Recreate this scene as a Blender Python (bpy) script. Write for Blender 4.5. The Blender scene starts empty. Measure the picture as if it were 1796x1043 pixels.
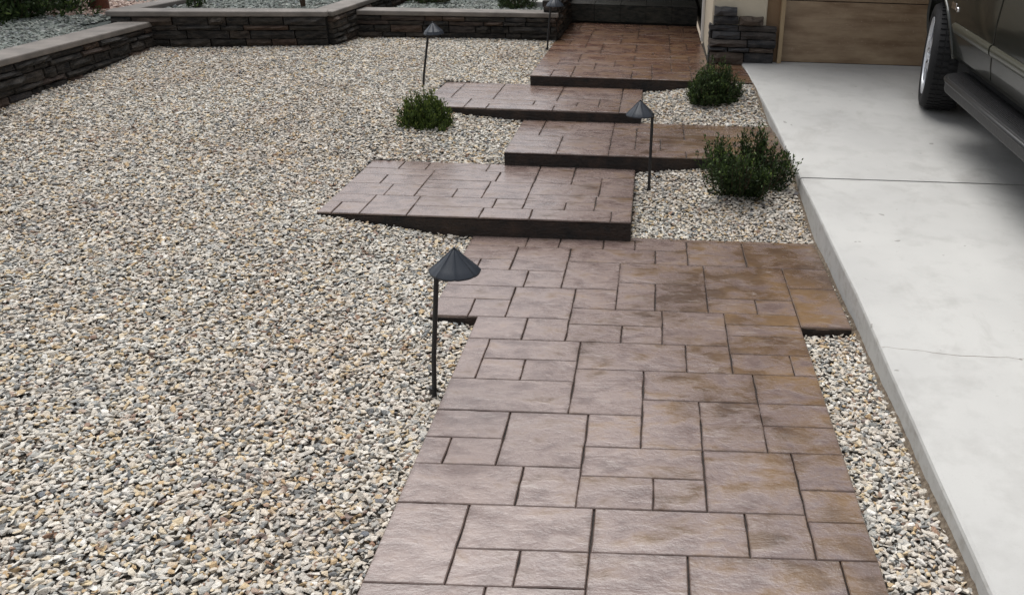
import bpy, bmesh, math, random
import numpy as np
from mathutils import Vector, Matrix, Euler

# ------------------------------------------------------------------ camera, world, sun, exposure
scn = bpy.context.scene
COL = scn.collection
F_PX, CX, CY, VPX, VPY, ROLL, HCAM = 1500.0, 1133.0, 521.5, 1156.0, -177.0, math.radians(1.9), 1.6
d = Vector(((VPX - CX) / F_PX, -(VPY - CY) / F_PX, -1.0)).normalized()
xr = Vector((math.cos(ROLL), -math.sin(ROLL), 0)); xr = (xr - d * xr.dot(d)).normalized()
up = xr.cross(d)
cam = bpy.data.cameras.new('camera')
cam_o = bpy.data.objects.new('camera', cam); COL.objects.link(cam_o)
cam_o.matrix_world = Matrix.Translation((0, 0, HCAM)) @ Matrix((xr, d, up)).to_4x4()
cam.sensor_fit = 'HORIZONTAL'; cam.sensor_width = 36.0
cam.lens = F_PX / 1796.0 * 36.0
cam.shift_x = (898.0 - CX) / 1796.0
cam.shift_y = 0.0
cam.clip_start = 0.05; cam.clip_end = 1000.0
scn.camera = cam_o

SUN_EL, SUN_AZ = math.radians(70), math.radians(-28)      # azimuth from +Y towards +X
world = bpy.data.worlds.new('World'); scn.world = world; world.use_nodes = True
wn = world.node_tree.nodes; wl = world.node_tree.links; wn.clear()
wo = wn.new('ShaderNodeOutputWorld'); bg = wn.new('ShaderNodeBackground')
sky = wn.new('ShaderNodeTexSky'); sky.sky_type = 'NISHITA'; sky.sun_disc = False
sky.sun_elevation = SUN_EL; sky.sun_rotation = SUN_AZ; sky.dust_density = 3.0; sky.air_density = 1.0
hs = wn.new('ShaderNodeHueSaturation'); hs.inputs['Saturation'].default_value = 0.22
wl.new(sky.outputs[0], hs.inputs['Color']); wl.new(hs.outputs[0], bg.inputs['Color'])
bg.inputs['Strength'].default_value = 0.095
wl.new(bg.outputs[0], wo.inputs['Surface'])
sun = bpy.data.lights.new('sun', 'SUN'); sun.energy = 1.5; sun.angle = math.radians(55); sun.color = (1.0, 0.985, 0.965)
sun_o = bpy.data.objects.new('sun', sun); COL.objects.link(sun_o)
sdir = Vector((math.sin(SUN_AZ) * math.cos(SUN_EL), math.cos(SUN_AZ) * math.cos(SUN_EL), math.sin(SUN_EL)))
sun_o.rotation_euler = (-sdir).to_track_quat('-Z', 'Y').to_euler(); sun_o.location = (0, 0, 20)
vs = scn.view_settings
vs.view_transform = 'Standard'; vs.look = 'None'; vs.gamma = 1.0; vs.use_curve_mapping = False
vs.exposure = 0.80

rnd = random.Random(7)
R = np.random.RandomState(11)

# ------------------------------------------------------------------ helpers
def srgb(r, g, b):
    f = lambda c: (c / 255 / 12.92) if c / 255 <= 0.04045 else ((c / 255 + 0.055) / 1.055) ** 2.4
    return (f(r), f(g), f(b), 1)

class NT:
    def __init__(s, name):
        s.m = bpy.data.materials.new(name); s.m.use_nodes = True
        s.n = s.m.node_tree.nodes; s.l = s.m.node_tree.links
        s.b = s.n['Principled BSDF']
    def node(s, t, **kw):
        n = s.n.new(t)
        for k, v in kw.items(): setattr(n, k, v)
        return n
    def set(s, sock, v):
        if hasattr(v, 'links') or hasattr(v, 'is_linked'): s.l.new(v, sock)
        else: sock.default_value = v
    def noise(s, vec, scale, detail=4, rough=0.55, dist=0.0):
        n = s.node('ShaderNodeTexNoise'); s.l.new(vec, n.inputs['Vector'])
        n.inputs['Scale'].default_value = scale; n.inputs['Detail'].default_value = detail
        n.inputs['Roughness'].default_value = rough; n.inputs['Distortion'].default_value = dist
        return n.outputs['Fac']
    def ramp(s, fac, stops, interp='LINEAR'):
        n = s.node('ShaderNodeValToRGB'); s.l.new(fac, n.inputs['Fac']); cr = n.color_ramp; cr.interpolation = interp
        while len(cr.elements) < len(stops): cr.elements.new(0.5)
        for e, (p, c) in zip(cr.elements, stops):
            e.position = p; e.color = c if len(c) == 4 else (*c, 1)
        return n.outputs['Color']
    def mix(s, fac, a, b, mode='MIX'):
        n = s.node('ShaderNodeMix', data_type='RGBA', blend_type=mode)
        s.set(n.inputs[0], fac); s.set(n.inputs[6], a); s.set(n.inputs[7], b)
        return n.outputs[2]
    def math(s, op, a, b=0.0, clamp=False):
        n = s.node('ShaderNodeMath', operation=op); n.use_clamp = clamp
        s.set(n.inputs[0], a); s.set(n.inputs[1], b)
        return n.outputs[0]
    def mapr(s, v, a, b, c=0.0, e=1.0):
        n = s.node('ShaderNodeMapRange'); s.l.new(v, n.inputs[0])
        for i, x in enumerate((a, b, c, e)): n.inputs[i + 1].default_value = x
        return n.outputs[0]
    def pos(s):
        return s.node('ShaderNodeNewGeometry').outputs['Position']
    def obj(s):
        return s.node('ShaderNodeTexCoord').outputs['Object']
    def rand(s):
        return s.node('ShaderNodeObjectInfo').outputs['Random']
    def xyz(s, v):
        n = s.node('ShaderNodeSeparateXYZ'); s.l.new(v, n.inputs[0]); return n.outputs
    def scalev(s, v, sc):
        n = s.node('ShaderNodeMapping'); s.l.new(v, n.inputs[0]); n.inputs['Scale'].default_value = sc; return n.outputs[0]
    def bump(s, h, strength=0.5, dist=0.01, normal=None):
        n = s.node('ShaderNodeBump'); s.l.new(h, n.inputs['Height'])
        n.inputs['Strength'].default_value = strength; n.inputs['Distance'].default_value = dist
        if normal: s.l.new(normal, n.inputs['Normal'])
        return n.outputs['Normal']
    def done(s, color=None, rough=None, normal=None, **kw):
        if color is not None: s.set(s.b.inputs['Base Color'], color)
        if rough is not None: s.set(s.b.inputs['Roughness'], rough)
        if normal is not None: s.l.new(normal, s.b.inputs['Normal'])
        for k, v in kw.items(): s.set(s.b.inputs[k], v)
        return s.m

def mesh(name, verts, faces, mat=None, smooth=False):
    me = bpy.data.meshes.new(name); me.from_pydata([tuple(v) for v in verts], [], faces); me.update()
    if mat: me.materials.append(mat)
    if smooth: me.polygons.foreach_set('use_smooth', [True] * len(me.polygons))
    return me

def put(name, me, parent=None, loc=(0, 0, 0), rot=(0, 0, 0), scale=(1, 1, 1)):
    o = bpy.data.objects.new(name, me); COL.objects.link(o)
    o.parent = parent; o.location = loc; o.rotation_euler = rot; o.scale = scale
    return o

def tag(o, label=None, cat=None, group=None, kind=None):
    if label: o['label'] = label
    if cat: o['category'] = cat
    if group: o['group'] = group
    if kind: o['kind'] = kind
    return o

def empty(name, loc=(0, 0, 0), rot=(0, 0, 0)):
    o = bpy.data.objects.new(name, None); COL.objects.link(o); o.location = loc; o.rotation_euler = rot
    o.empty_display_size = 0.1
    return o

class MB:
    """mesh builder"""
    def __init__(s): s.v = []; s.f = []
    def add(s, vs, fs):
        k = len(s.v); s.v += [tuple(p) for p in vs]; s.f += [tuple(i + k for i in f) for f in fs]; return s
    def box(s, x0, x1, y0, y1, z0, z1):
        v = [(x, y, z) for z in (z0, z1) for y in (y0, y1) for x in (x0, x1)]
        return s.add(v, [(0, 2, 3, 1), (4, 5, 7, 6), (0, 1, 5, 4), (2, 6, 7, 3), (0, 4, 6, 2), (1, 3, 7, 5)])
    def prism(s, poly, z0, z1, axis='z'):
        n = len(poly)
        def P(a, b, c): return (a, b, c) if axis == 'z' else ((c, a, b) if axis == 'x' else (a, c, b))
        v = [P(a, b, z0) for a, b in poly] + [P(a, b, z1) for a, b in poly]
        f = [tuple(range(n))[::-1], tuple(range(n, 2 * n))] + [(i, (i + 1) % n, n + (i + 1) % n, n + i) for i in range(n)]
        return s.add(v, f)
    def tube(s, pts, rad, seg=10, cap=True):
        rings = []
        pts = [Vector(p) for p in pts]
        if not hasattr(rad, '__len__'): rad = [rad] * len(pts)
        k = len(s.v)
        for i, p in enumerate(pts):
            t = (pts[min(i + 1, len(pts) - 1)] - pts[max(i - 1, 0)]).normalized()
            a = t.orthogonal().normalized() if i == 0 else (a - t * a.dot(t)).normalized()
            b = t.cross(a)
            for j in range(seg):
                an = 2 * math.pi * j / seg
                s.v.append(tuple(p + (a * math.cos(an) + b * math.sin(an)) * rad[i]))
        for i in range(len(pts) - 1):
            for j in range(seg):
                s.f.append((k + i * seg + j, k + i * seg + (j + 1) % seg, k + (i + 1) * seg + (j + 1) % seg, k + (i + 1) * seg + j))
        if cap:
            s.f.append(tuple(k + j for j in range(seg))[::-1]); e = k + (len(pts) - 1) * seg
            s.f.append(tuple(e + j for j in range(seg)))
        return s
    def lathe(s, prof, seg=32, axis='z', close=False, cen=(0, 0, 0)):
        k = len(s.v); n = len(prof)
        for r, h in prof:
            for j in range(seg):
                a = 2 * math.pi * j / seg
                if axis == 'z': p = (r * math.cos(a), r * math.sin(a), h)
                else: p = (h, r * math.cos(a), r * math.sin(a))
                s.v.append((p[0] + cen[0], p[1] + cen[1], p[2] + cen[2]))
        for i in range(n if close else n - 1):
            for j in range(seg):
                a, b = k + i * seg, k + ((i + 1) % n) * seg
                s.f.append((a + j, a + (j + 1) % seg, b + (j + 1) % seg, b + j))
        return s
    def build(s, name, mat, parent=None, smooth=False, bevel=0, loc=(0, 0, 0), rot=(0, 0, 0), angle=40, segs=2):
        me = mesh(name, s.v, s.f, mat, smooth)
        bm = bmesh.new(); bm.from_mesh(me); bmesh.ops.recalc_face_normals(bm, faces=bm.faces)
        if smooth:
            for e in bm.edges:
                if len(e.link_faces) == 2 and e.calc_face_angle(0) > math.radians(angle): e.smooth = False
        bm.to_mesh(me); bm.free()
        o = put(name, me, parent, loc, rot)
        if bevel:
            m = o.modifiers.new('bevel', 'BEVEL'); m.width = bevel; m.segments = segs; m.limit_method = 'ANGLE'; m.angle_limit = math.radians(35)
        return o

# ------------------------------------------------------------------ materials
def m_stone_chip(name, stops, sat=1.0):
    t = NT(name); r = t.rand()
    c = t.mix(1.0, t.ramp(r, stops), (sat, sat, sat, 1), 'MULTIPLY')
    n = t.noise(t.obj(), 1.6, 3, 0.6)
    c = t.mix(t.mapr(n, 0.35, 0.7, 0.0, 0.30), c, srgb(138, 124, 108))
    lo = t.noise(t.pos(), 1.3, 3, 0.6); c = t.mix(t.mapr(lo, 0.42, 0.68, 0.0, 0.35), c, srgb(222, 206, 196), 'MULTIPLY')
    nb = t.noise(t.obj(), 6, 2)
    return t.done(c, 0.72, t.bump(nb, 0.35, 0.15))
M = {}
M['chip'] = m_stone_chip('gravel_chip', sat=1.04, stops=[
    (0.00, srgb(92, 95, 97)), (0.05, srgb(128, 132, 132)), (0.12, srgb(160, 161, 156)), (0.20, srgb(186, 184, 178)),
    (0.38, srgb(202, 195, 182)), (0.52, srgb(216, 212, 202)), (0.62, srgb(192, 180, 163)), (0.72, srgb(232, 230, 224)),
    (0.82, srgb(204, 186, 152)), (0.89, srgb(184, 156, 116)), (0.92, srgb(206, 202, 192)), (0.975, srgb(146, 112, 88)), (1.0, srgb(110, 118, 126))])
M['chip_green'] = m_stone_chip('green_gravel_chip', [
    (0.0, srgb(62, 70, 68)), (0.25, srgb(96, 108, 104)), (0.5, srgb(122, 132, 126)), (0.75, srgb(142, 150, 144)), (0.9, srgb(108, 116, 120)), (1.0, srgb(166, 170, 164))])
M['chip_rose'] = m_stone_chip('rose_gravel_chip', [
    (0.0, srgb(110, 88, 80)), (0.3, srgb(160, 134, 122)), (0.6, srgb(180, 158, 148)), (0.85, srgb(196, 182, 172)), (1.0, srgb(140, 108, 84))])

def m_soil(name, a, b):
    t = NT(name); p = t.pos()
    c = t.mix(t.noise(p, 60, 4), a, b)
    return t.done(c, 0.95, t.bump(t.noise(p, 140, 4, 0.7), 0.8, 0.01))
M['soil'] = m_soil('gravel_bed_gap_shade', srgb(44, 40, 35), srgb(78, 71, 62))  # bed darkened so its colour gives the shade between the chips
M['soil_green'] = m_soil('planter_soil', srgb(50, 54, 50), srgb(84, 92, 88))
M['ground'] = m_soil('dry_ground', srgb(120, 108, 92), srgb(150, 138, 122))

def m_stamped():
    t = NT('stamped_concrete'); p = t.pos(); x = t.xyz(p); r = t.rand()
    o1 = t.node('ShaderNodeCombineXYZ'); t.l.new(t.math('MULTIPLY', r, 7.0), o1.inputs[0]); t.l.new(t.math('MULTIPLY', r, 31.0), o1.inputs[1])
    va = t.node('ShaderNodeVectorMath', operation='ADD'); t.l.new(p, va.inputs[0]); t.l.new(o1.outputs[0], va.inputs[1]); q = va.outputs[0]
    big = t.noise(p, 2.3, 4, 0.6, 0.4); mid = t.noise(t.scalev(q, (0.8, 1.35, 1)), 7.5, 6, 0.66, 0.25); fine = t.noise(p, 55, 4, 0.7); tiny = t.noise(p, 260, 2, 0.6)
    # amount of brown antiquing: more towards the drive and up the steps
    e = t.math('ADD', t.mapr(x[0], -0.45, 0.75, -0.20, 0.46), t.mapr(x[1], 2.2, 8.5, 0.0, 0.24))
    e = t.math('ADD', e, t.math('MULTIPLY', t.math('SUBTRACT', big, 0.5), 0.9))
    e = t.math('ADD', e, t.math('MULTIPLY', t.math('SUBTRACT', mid, 0.5), 3.1))
    e = t.math('ADD', e, t.math('MULTIPLY', t.math('SUBTRACT', r, 0.5), 0.16))
    k = t.mapr(e, 0.0, 0.52)
    mauve = t.mix(t.mapr(mid, 0.35, 0.65), srgb(102, 86, 81), srgb(146, 129, 122))
    mauve = t.mix(t.mapr(fine, 0.55, 0.75, 0, 0.4), mauve, srgb(90, 82, 80))
    ochre = t.mix(t.mapr(big, 0.35, 0.62), srgb(114, 88, 58), srgb(72, 52, 38))
    c = t.mix(k, mauve, ochre)
    red = t.mapr(t.math('ADD', x[1], t.math('MULTIPLY', big, 3.0)), 7.3, 10.0, 0, 0.75)
    c = t.mix(red, c, t.mix(t.mapr(mid, 0.4, 0.6), srgb(104, 66, 50), srgb(148, 114, 88)))
    # pale streaks: glints of the glossy bumps painted into the colour
    w = t.noise(t.scalev(q, (5, 16, 5)), 1.6, 4, 0.6, 1.2)
    c = t.mix(t.mapr(w, 0.60, 0.72, 0, 0.45), c, srgb(152, 141, 134))
    c = t.mix(t.mapr(tiny, 0.62, 0.75, 0, 0.3), c, srgb(84, 70, 62))
    tc = t.node('ShaderNodeTexCoord'); gx = t.xyz(tc.outputs['Generated'])
    ed = t.math('MINIMUM', t.math('MINIMUM', gx[0], t.math('SUBTRACT', 1.0, gx[0])), t.math('MINIMUM', gx[1], t.math('SUBTRACT', 1.0, gx[1])))
    ed = t.math('ADD', ed, t.math('MULTIPLY', t.math('SUBTRACT', t.noise(q, 24, 4, 0.7), 0.5), 0.16))
    c = t.mix(t.mapr(ed, 0.0, 0.05, 0.45, 0.0), c, srgb(66, 48, 38))
    # slate relief: stepped ridges
    rg = t.node('ShaderNodeTexVoronoi', feature='SMOOTH_F1'); t.l.new(q, rg.inputs['Vector']); rg.inputs['Scale'].default_value = 5.5; rg.inputs['Smoothness'].default_value = 0.35
    lay = t.noise(t.scalev(q, (1.0, 1.5, 1.0)), 2.6, 2, 0.45, 0.9)
    st = t.math('ADD', t.math('SNAP', lay, 0.09), t.math('MULTIPLY', lay, 0.6))
    n1 = t.bump(st, 0.27, 0.03); n2 = t.bump(mid, 0.26, 0.02, n1); n3 = t.bump(fine, 0.40, 0.004, n2)
    ro = t.mapr(mid, 0.3, 0.7, 0.18, 0.38)
    t.done(c, ro, n3); t.b.inputs['Specular IOR Level'].default_value = 0.5; t.b.inputs['Coat Weight'].default_value = 0.5; t.b.inputs['Coat Roughness'].default_value = 0.16; t.l.new(n2, t.b.inputs['Coat Normal'])
    return t.m
M['stamped'] = m_stamped()
def m_joint():
    t = NT('joint_and_riser'); p = t.pos(); n = t.noise(p, 9, 6, 0.7)
    c = t.mix(t.mapr(n, .35, .7), srgb(14, 11, 9), srgb(58, 42, 32))
    return t.done(c, 0.7, t.bump(t.math('ADD', t.noise(t.scalev(p, (8, 8, 26)), 2.5, 5, 0.7), t.math('MULTIPLY', t.noise(p, 70, 4), 0.5)), 0.8, 0.014))
M['joint'] = m_joint()
def m_drive():
    t = NT('broomed_concrete'); p = t.pos(); x = t.xyz(p)
    big = t.noise(p, 1.1, 4, 0.6); mid = t.noise(p, 6, 5, 0.6); fi = t.noise(p, 240, 2, 0.6); br = t.noise(t.scalev(p, (14, 260, 14)), 1.0, 2)
    c = t.mix(t.mapr(big, 0.35, 0.65), srgb(171, 170, 167), srgb(185, 184, 180))
    c = t.mix(t.mapr(mid, 0.5, 0.75, 0, 0.5), c, srgb(152, 150, 146)); st_ = t.noise(t.scalev(p, (1, .45, 1)), 2.6, 5, 0.7, 0.6); c = t.mix(t.mapr(st_, 0.56, 0.72, 0, 0.35), c, srgb(138, 134, 128))
    c = t.mix(t.mapr(fi, 0.6, 0.8, 0, 0.35), c, srgb(146, 144, 140))
    sp = t.noise(p, 17, 2, 0.5); c = t.mix(t.mapr(sp, 0.735, 0.76, 0, 0.55), c, srgb(112, 108, 102))
    # dirt splashed on the bottom of the exposed edge
    g = t.node('ShaderNodeNewGeometry'); nz = t.xyz(g.outputs['Normal'])[2]
    side = t.mapr(nz, 0.3, 0.8, 1, 0)
    dn = t.noise(p, 22, 4, 0.7)
    c = t.mix(t.math('MULTIPLY', side, t.mapr(dn, 0.50, 0.70, 0.0, 0.45)), c, srgb(128, 120, 108))
    return t.done(c, 0.82, t.bump(t.math('ADD', t.math('MULTIPLY', br, 0.6), fi), 0.15, 0.003))
M['drive'] = m_drive()
def m_plainnoise(name, a, b, sc, rough=0.8, bs=0.3, bd=0.005, bsc=80, spec=0.5):
    t = NT(name); p = t.pos()
    c = t.mix(t.mapr(t.noise(p, sc, 5, 0.6), 0.3, 0.7), a, b)
    m = t.done(c, rough, t.bump(t.noise(p, bsc, 4, 0.6), bs, bd)); t.b.inputs['Specular IOR Level'].default_value = spec
    return m
M['dirt'] = m_plainnoise('splashed_dirt', srgb(78, 66, 54), srgb(128, 116, 100), 60, 0.95, 0.9, 0.01, 60)
M['cap'] = m_plainnoise('wall_cap_concrete', srgb(90, 85, 80), srgb(130, 123, 116), 5, 0.75, 0.3, 0.004)
M['core'] = m_plainnoise('wall_core_dark_mortar', srgb(22, 21, 20), srgb(34, 31, 28), 8, 0.95)  # dark mortar behind and between the stones
M['stucco'] = m_plainnoise('cream_stucco', srgb(196, 184, 162), srgb(210, 199, 178), 3, 0.9, 0.8, 0.004, 220)
M['tan'] = m_plainnoise('tan_stucco', srgb(122, 98, 74), srgb(136, 111, 84), 4, 0.85, 0.5, 0.003, 220)
M['trim'] = m_plainnoise('tan_trim_paint', srgb(158, 136, 104), srgb(168, 146, 114), 4, 0.55)
M['white'] = m_plainnoise('white_trim_paint', srgb(205, 203, 198), srgb(218, 216, 210), 6, 0.5)
M['dark_house'] = m_plainnoise('porch_wall_shade', srgb(40, 38, 30), srgb(56, 54, 42), 3, 0.6)  # porch shade put into the wall colour
M['roof'] = m_plainnoise('roof_soffit', srgb(110, 92, 72), srgb(120, 100, 80), 3, 0.8)
M['asphalt'] = m_plainnoise('asphalt', srgb(60, 60, 60), srgb(72, 72, 72), 20, 0.9)
def m_door():
    t = NT('garage_door_paint'); p = t.pos()
    c = t.mix(t.mapr(t.noise(t.scalev(p, (1.4, 1, 5)), 1.6, 4, 0.6), 0.3, 0.7), srgb(122, 98, 74), srgb(170, 148, 120)); k2_ = t.noise(t.scalev(p, (0.5, 1, 9)), 2.2, 6, 0.75); c = t.mix(t.mapr(k2_, 0.5, 0.72, 0, 0.5), c, srgb(98, 72, 54))
    sp = t.noise(p, 40, 3, 0.6); c = t.mix(t.mapr(sp, 0.62, 0.72, 0, 0.4), c, srgb(172, 152, 128))
    return t.done(c, 0.42, t.bump(t.noise(t.scalev(p, (6, 1, 60)), 3, 3), 0.15, 0.002))
M['door'] = m_door()
def m_ledge(name, stops, rough=0.7, spec=0.5):
    t = NT(name); r = t.rand(); p = t.pos(); o = t.obj()
    c = t.ramp(r, stops)
    n = t.noise(t.scalev(p, (9, 9, 26)), 1.5, 5, 0.65)
    c = t.mix(t.mapr(n, 0.4, 0.75, 0, 0.5), c, srgb(96, 88, 80)); c = t.mix(t.mapr(n, 0.5, 0.3, 0, 0.6), c, srgb(26, 25, 25))
    h = t.noise(t.scalev(p, (10, 10, 34)), 2.2, 5, 0.7)
    m = t.done(c, rough, t.bump(h, 0.9, 0.02)); t.b.inputs['Specular IOR Level'].default_value = spec
    return m
M['ledge'] = m_ledge('dark_ledgestone', [(0, srgb(30, 29, 27)), (0.3, srgb(44, 41, 37)), (0.55, srgb(36, 36, 36)), (0.75, srgb(58, 52, 46)), (0.9, srgb(76, 58, 46)), (1, srgb(50, 50, 52))], 0.75, 0.3)
M['ledge2'] = m_ledge('charcoal_ledgestone', [(0, srgb(38, 39, 42)), (0.4, srgb(66, 67, 70)), (0.7, srgb(46, 46, 48)), (0.9, srgb(88, 74, 62)), (1, srgb(82, 84, 88))], 0.6)
M['slate'] = m_ledge('porch_slate', [(0, srgb(30, 31, 27)), (0.5, srgb(40, 41, 36)), (0.8, srgb(52, 56, 50)), (1, srgb(46, 42, 34))], 0.5, 0.3)  # slate colour darkened to hold the porch shade
M['lamp'] = NT('black_powder_coat').done((0.020, 0.025, 0.034, 1), 0.34)
M['lamp_post'] = NT('black_post_coat').done((0.012, 0.012, 0.013, 1), 0.5)
M['glass_bulb'] = NT('lamp_socket').done((0.35, 0.34, 0.3, 1), 0.3)
M['rubber'] = NT('tyre_rubber').done((0.006, 0.006, 0.007, 1), 0.8)
M['black'] = NT('black_plastic').done((0.012, 0.012, 0.013, 1), 0.6)
M['under'] = NT('underbody_black').done((0.006, 0.006, 0.006, 1), 0.9)
M['alloy'] = NT('alloy_wheel').done((0.70, 0.72, 0.76, 1), 0.35, None, Metallic=0.55)
M['chrome'] = NT('chrome').done((0.8, 0.8, 0.82, 1), 0.12, None, Metallic=1.0)
t = NT('car_paint'); p_ = t.obj()
M['paint'] = t.done(t.mix(t.noise(p_, 3, 3), srgb(22, 26, 20), srgb(29, 33, 26)), 0.30, None, Metallic=0.35); t.b.inputs['Coat Weight'].default_value = 0.8; t.b.inputs['Coat Roughness'].default_value = 0.06
t = NT('moulding_paint'); M['mould'] = t.done(srgb(72, 73, 63), 0.32, None, Metallic=0.2); t.b.inputs['Coat Weight'].default_value = 0.5
t = NT('car_glass'); M['glass'] = t.done((0.01, 0.012, 0.012, 1), 0.03); t.b.inputs['Specular IOR Level'].default_value = 0.8
t = NT('running_board_rubber'); pp = t.obj(); M['board'] = t.done((0.011, 0.011, 0.012, 1), 0.42, t.bump(t.noise(pp, 60, 3), 0.5, 0.004))
M['board_edge'] = NT('running_board_edge').done(srgb(40, 40, 40), 0.35, None, Metallic=0.2)
M['red'] = NT('red_lens').done((0.3, 0.01, 0.01, 1), 0.15)
M['clear'] = NT('clear_lens').done((0.6, 0.6, 0.62, 1), 0.08)
def m_leaf(name, dark, light, tip):
    t = NT(name)
    a = t.node('ShaderNodeAttribute', attribute_name='tone'); f = a.outputs['Fac']
    c = t.ramp(f, [(0.0, dark), (0.6, light), (1.0, tip)])
    t.done(c, 0.55)
    t.b.inputs['Specular IOR Level'].default_value = 0.3
    tr = t.node('ShaderNodeBsdfTranslucent'); t.l.new(c, tr.inputs['Color'])
    mx = t.node('ShaderNodeMixShader'); mx.inputs[0].default_value = 0.2
    out = [n for n in t.n if n.type == 'OUTPUT_MATERIAL'][0]
    t.l.new(t.b.outputs[0], mx.inputs[1]); t.l.new(tr.outputs[0], mx.inputs[2]); t.l.new(mx.outputs[0], out.inputs['Surface'])
    return t.m
M['leaf_a'] = m_leaf('leaf_yellow_green_tips', srgb(42, 56, 28), srgb(86, 104, 46), srgb(164, 172, 84))
M['leaf_b'] = m_leaf('leaf_dark_green', srgb(34, 46, 26), srgb(66, 84, 44), srgb(126, 142, 76))
M['leaf_c'] = m_leaf('leaf_green_spray', srgb(28, 40, 22), srgb(62, 80, 40), srgb(130, 152, 74))
M['twig'] = NT('twig_brown').done(srgb(62, 46, 32), 0.85)
M['bark'] = m_plainnoise('red_brown_bark', srgb(70, 38, 26), srgb(110, 60, 40), 20, 0.9, 0.8, 0.01)

# ------------------------------------------------------------------ levels
YD = [-12, -2, 1.0, 1.65, 2.93, 3.8, 4.7, 5.5, 6.5, 7.4, 12]
ZD = [-0.45, -0.06, 0.025, 0.046, 0.097, 0.140, 0.187, 0.245, 0.335, 0.360, 0.360]
XD_Y = [-12, 3.3, 4.2, 5.8, 6.5, 7.4, 12]; XD_X = [0.892, 0.892, 0.870, 0.825, 0.775, 0.745, 0.745]
zd = lambda y: float(np.interp(y, YD, ZD))
xd = lambda y: float(np.interp(y, XD_Y, XD_X))
ZA, ZB, ZC, ZDD = 0.105, 0.19, 0.265, 0.345

CTRL = np.array([
 (-.72,1.5,-.022),(-.72,2.5,-.022),(-.72,3.1,-.036),(-.94,3.25,-.012),(-.95,4.05,0.0),(-1.3,4.06,.045),(-1.68,4.06,.095),(-1.78,5.0,.120),
 (-1.3,5.12,.105),(-.95,5.12,.118),(-.92,5.8,.185),(-1.3,5.85,.22),(-1.45,5.88,.25),(-1.75,6.6,.275),(-1.0,6.72,.268),(-.99,7.7,.33),
 (-1.0,8.3,.355),(-2.7,8.1,.365),(-2.75,7.4,.385),(-3.9,6.9,.37),(-4,5.2,.30),(-4,3.5,.2),(-2.8,3,.08),(-1.6,1.6,.0),(-1.5,0.5,-.03),
 (-3.5,1,.05),(-2.5,5,.2),(-1.9,3,.02),(-1.2,-2,-.12),(-3.5,-2,-.08),
 (.67,1.5,-.035),(.87,1.5,-.016),(.67,2.5,-.035),(.87,2.5,-.014),(.87,3.1,-.018),(.76,3.15,-.026),(-.05,4.2,.0),(.8,4.2,.0),(.4,4.6,.05),(-.02,5.0,.10),(.5,5.0,.150),(.80,5.0,.165),
 (0,5.92,.19),(.78,5.9,.200),(0,6.6,.25),(.35,6.6,.305),(.72,6.5,.325),(.76,-2,-.15)])
def _phi(a, b): return np.sqrt(((a[:, None, :] - b[None, :, :]) ** 2).sum(-1) + 1e-6)
_A = _phi(CTRL[:, :2], CTRL[:, :2]); _n = len(CTRL)
_P = np.hstack([np.ones((_n, 1)), CTRL[:, :2]])
_K = np.block([[_A - 0.02 * np.eye(_n) * 0, _P], [_P.T, np.zeros((3, 3))]])
_w = np.linalg.solve(_K, np.concatenate([CTRL[:, 2], np.zeros(3)]))
def gz(xy):
    xy = np.atleast_2d(xy); out = np.empty(len(xy))
    for i in range(0, len(xy), 20000):
        c = xy[i:i + 20000]; out[i:i + 20000] = _phi(c, CTRL[:, :2]) @ _w[:_n] + _w[_n] + c @ _w[_n + 1:] + .0055 * np.sin(c[:, 0] * 5.1 + 1.3 * np.sin(c[:, 1] * 2.3)) * np.sin(c[:, 1] * 4.3 + 1.1 * np.sin(c[:, 0] * 3.1))
    return out

# x0,x1,y0,y1,top
SLABS = [(-.70, .65, -.6, 3.195, 0.0), (-.90, .865, 3.195, 4.165, 0.0), (-1.69, -.09, 4.11, 5.06, ZA), (-.885, .845, 5.04, 5.86, ZB),
         (-1.60, -.075, 5.86, 6.70, ZC), (-.945, .765, 6.66, 7.44, ZDD), (-.945, .46, 7.44, 9.75, ZDD)]

# ------------------------------------------------------------------ ground and gravel
def grid_mesh(x0, x1, y0, y1, st, zf, mat, name):
    nx = int(round((x1 - x0) / st)) + 1; ny = int(round((y1 - y0) / st)) + 1
    X, Y = np.meshgrid(np.linspace(x0, x1, nx), np.linspace(y0, y1, ny)); xy = np.c_[X.ravel(), Y.ravel()]
    Z = zf(xy); v = np.c_[xy, Z]
    f = [(j * nx + i, j * nx + i + 1, (j + 1) * nx + i + 1, (j + 1) * nx + i) for j in range(ny - 1) for i in range(nx - 1)]
    return mesh(name, v.tolist(), f, mat, True)
g = MB().box(-150, 150, -150, 150, -1.2, -0.62).build('ground', M['ground']); tag(g, kind='structure')
def bedz(xy):
    z = gz(xy) - 0.016
    for (a, b, c, e, top) in SLABS:
        ins = (xy[:, 0] > a + .01) & (xy[:, 0] < b - .01) & (xy[:, 1] > c + .01) & (xy[:, 1] < e - .03)
        z[ins] = np.minimum(z[ins], top - 0.05)
    return z
gb = put('gravel_bed', grid_mesh(-4.15, 0.95, -2, 8.5, 0.06, bedz, M['soil'], 'gravel_bed')); tag(gb, kind='structure')

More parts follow.
